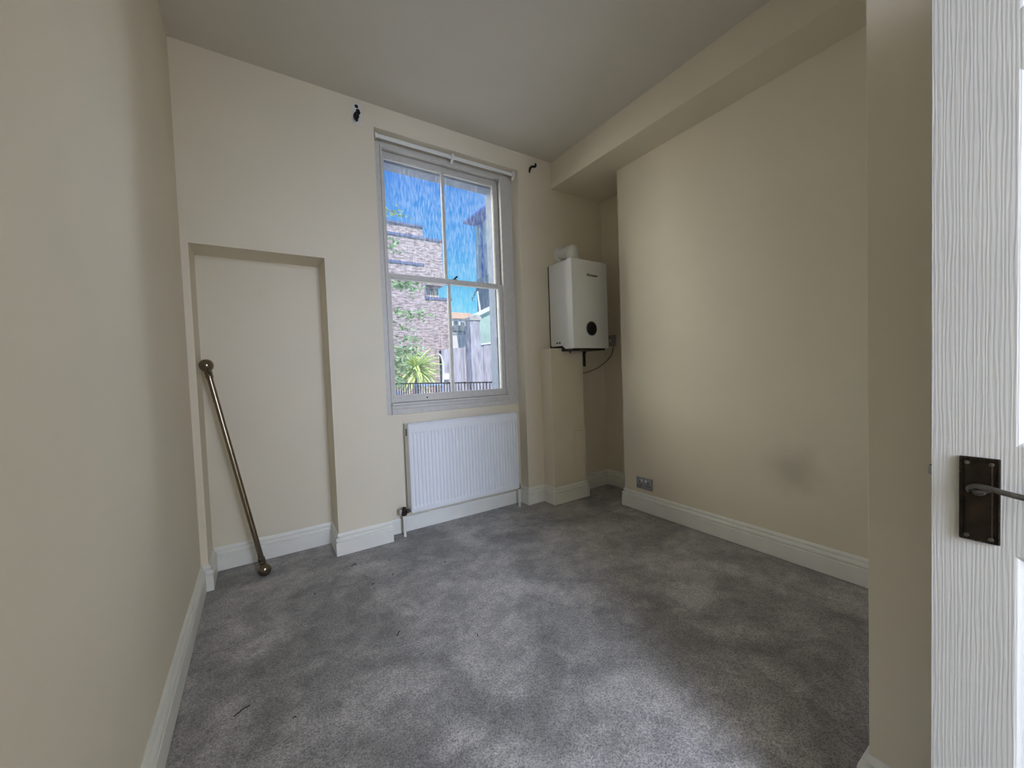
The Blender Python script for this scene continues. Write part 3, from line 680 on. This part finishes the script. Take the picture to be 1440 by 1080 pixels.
# iron railing: bars one by one
ra = empty('iron_railing', (3.6, 8.6, -1.6), 'black iron garden railing with vertical bars outside the window', 'railing')
A0, A1 = Vector((2.85, 10.35)), Vector((4.35, 6.75))
dd = (A1 - A0); LEN = dd.length; dd.normalize(); ang = math.atan2(dd.y, dd.x)
def railbar(name, z, h):
    b2 = bmesh.new(); box(b2, 0, LEN, -.012, .012, z - h / 2, z + h / 2)
    bmesh.ops.rotate(b2, verts=b2.verts, cent=(0, 0, 0), matrix=Matrix.Rotation(ang, 3, 'Z')); bmesh.ops.translate(b2, verts=b2.verts, vec=(A0.x, A0.y, 0))
    return obj(name, b2, M_iron, ra)
railbar('top_rail', -.235, .03); railbar('bottom_rail', -1.48, .03)
first = None; n = int(LEN / .088)
for i in range(n + 1):
    p = A0 + dd * (i * LEN / n)
    if first is None:
        b2 = B(-.008, .008, -.008, .008, -.68, .68); me = bpy.data.meshes.new('bar'); b2.to_mesh(me); b2.free(); me.materials.append(M_iron); first = me
    link('bar', first, ra, Vector((p.x, p.y, -.925)) - ra.location)
# spiky plant, each blade a part
yu = empty('spiky_garden_plant', (3.86, 11, -1.6), 'yellow-green spiky cordyline plant behind the iron railing', 'plant')
obj('trunk', lathe(bmesh.new(), [(.09, 0), (.07, .8), (.08, 1.75)], (3.86, 11, -1.6), (0, 0, 1), 10), M_bark, yu, smooth=True)
blades = []
for k in range(5):
    b2 = bmesh.new(); Lb = .62 + .06 * k; bend = .10 + .08 * k; prev = None
    for i in range(7):
        t = i / 6; w = .036 * (1 - t ** 2.2) + .002 if t > .08 else .02
        c = Vector((t * Lb, 0, -bend * t * t)); row = [b2.verts.new(c + Vector((0, -w, .008))), b2.verts.new(c), b2.verts.new(c + Vector((0, w, .008)))]
        if prev:
            b2.faces.new((prev[0], prev[1], row[1], row[0])); b2.faces.new((prev[1], prev[2], row[2], row[1]))
        prev = row
    me = bpy.data.meshes.new('blade'); b2.to_mesh(me); b2.free(); me.materials.append(M_yucca); blades.append(me)
rnd = random.Random(3)
for i in range(240):
    o = link('blade', blades[i % 5], yu, Vector((3.86, 11, .16)) - Vector(yu.location) + Vector((rnd.uniform(-.06, .06), rnd.uniform(-.06, .06), rnd.uniform(-.1, .1))))
    o.rotation_euler = (rnd.uniform(-.5, .5), -math.asin(rnd.uniform(-.75, 1)), rnd.uniform(0, 2 * PI))
# foliage
def leaf_cloud(bm, c, r, n, size, rnd):
    for _ in range(n):
        p = Vector(c) + Vector((rnd.gauss(0, r[0]), rnd.gauss(0, r[1]), rnd.gauss(0, r[2])))
        u = Vector((rnd.uniform(-1, 1), rnd.uniform(-1, 1), rnd.uniform(-.6, .4))).normalized(); w = u.orthogonal().normalized()
        w = (Matrix.Rotation(rnd.uniform(0, 6.28), 3, u) @ w); s = size * rnd.uniform(.7, 1.25); k = u.cross(w) * s * .12
        vs_ = [bm.verts.new(p + q) for q in (-u * s, w * s * .42 + k, u * s, -w * s * .42 + k)]
        bm.faces.new((vs_[0], vs_[1], vs_[2])); bm.faces.new((vs_[0], vs_[2], vs_[3]))
rnd = random.Random(11)
tree = empty('leafy_tree', (1.25, 7.1, -1.6), 'leafy tree reaching into view at the left edge of the window', 'tree')
obj('trunk', tube(bmesh.new(), [(1.25, 7.1, -1.65), (1.2, 7.1, 0), (1.28, 7.05, 1.6), (1.22, 7.1, 3.4)], [.13, .11, .09, .04], n=10), M_bark, tree, smooth=True)
bm = bmesh.new(); bl = bmesh.new()
for (x, z, rx, rz, n, s) in ((2.17, 2.88, .085, .045, 26, .055), (2.13, 2.30, .07, .10, 44, .055), (2.32, 1.60, .17, .07, 120, .06), (2.50, 1.08, .12, .045, 60, .055),
                          (2.2, 1.10, .07, .06, 26, .055), (2.28, .82, .08, .03, 16, .05), (2.33, .64, .10, .035, 46, .055), (2.30, .42, .16, .06, 90, .06), (2.12, .28, .12, .12, 90, .06),
                          (2.12, .0, .10, .14, 80, .06)):
    tube(bm, [(1.25, 7.08, z + .1), (1.7, 7.05, z + .13), (x - .1, 7.0, z + .03), (x + rx * 1.3, 7.0, z - .01)], [.02, .013, .007, .003], n=5, sub=3)
    leaf_cloud(bl, (x, 7.0, z), (rx, .10, rz), n, s, rnd)
obj('branches', bm, M_bark, tree, smooth=True)
o = obj('foliage', bl, M_leaf, tree); o['kind'] = 'stuff'
sb = empty('garden_shrub', (2.95, 12.6, -1.6), 'low blue-green shrub left of the spiky plant', 'shrub')
obj('stem', lathe(bmesh.new(), [(.04, 0), (.03, 1.2)], (2.95, 12.6, -1.6), (0, 0, 1), 8), M_bark, sb)
bl = bmesh.new(); leaf_cloud(bl, (2.95, 12.6, -.1), (.35, .3, .38), 500, .08, rnd)
o = obj('foliage', bl, M_leaf, sb); o['kind'] = 'stuff'
# patio furniture behind the railing
tb = empty('garden_table', (3.79, 9.85, -1.6), 'blue-grey garden table between railing and spiky plant', 'table')
obj('table_top', B(3.45, 4.13, 9.6, 10.1, -.33, -.28, bev=.01), M_bluepl, tb)
for x in (3.51, 4.07):
    for y in (9.66, 10.04): obj('leg', B(x - .02, x + .02, y - .02, y + .02, -1.6, -.32), M_bluepl, tb)
ch = empty('garden_chair', (3.1, 10.6, -1.6), 'blue garden chair at the left behind the railing', 'chair')
obj('seat', B(2.86, 3.34, 10.4, 10.86, -1.0, -.95, bev=.01), M_bluepl, ch)
bk = obj('backrest', B(2.86, 3.34, 10.84, 10.88, -.55, -.46, bev=.01), M_bluepl, ch)
for i in range(5): obj('back_slat', B(2.88 + i * .1, 2.94 + i * .1, 10.85, 10.87, -.96, -.54), M_bluepl, bk)
for x in (2.89, 3.31):
    for y in (10.43, 10.83): obj('leg', B(x - .02, x + .02, y - .02, y + .02, -1.6, -.98), M_bluepl, ch)
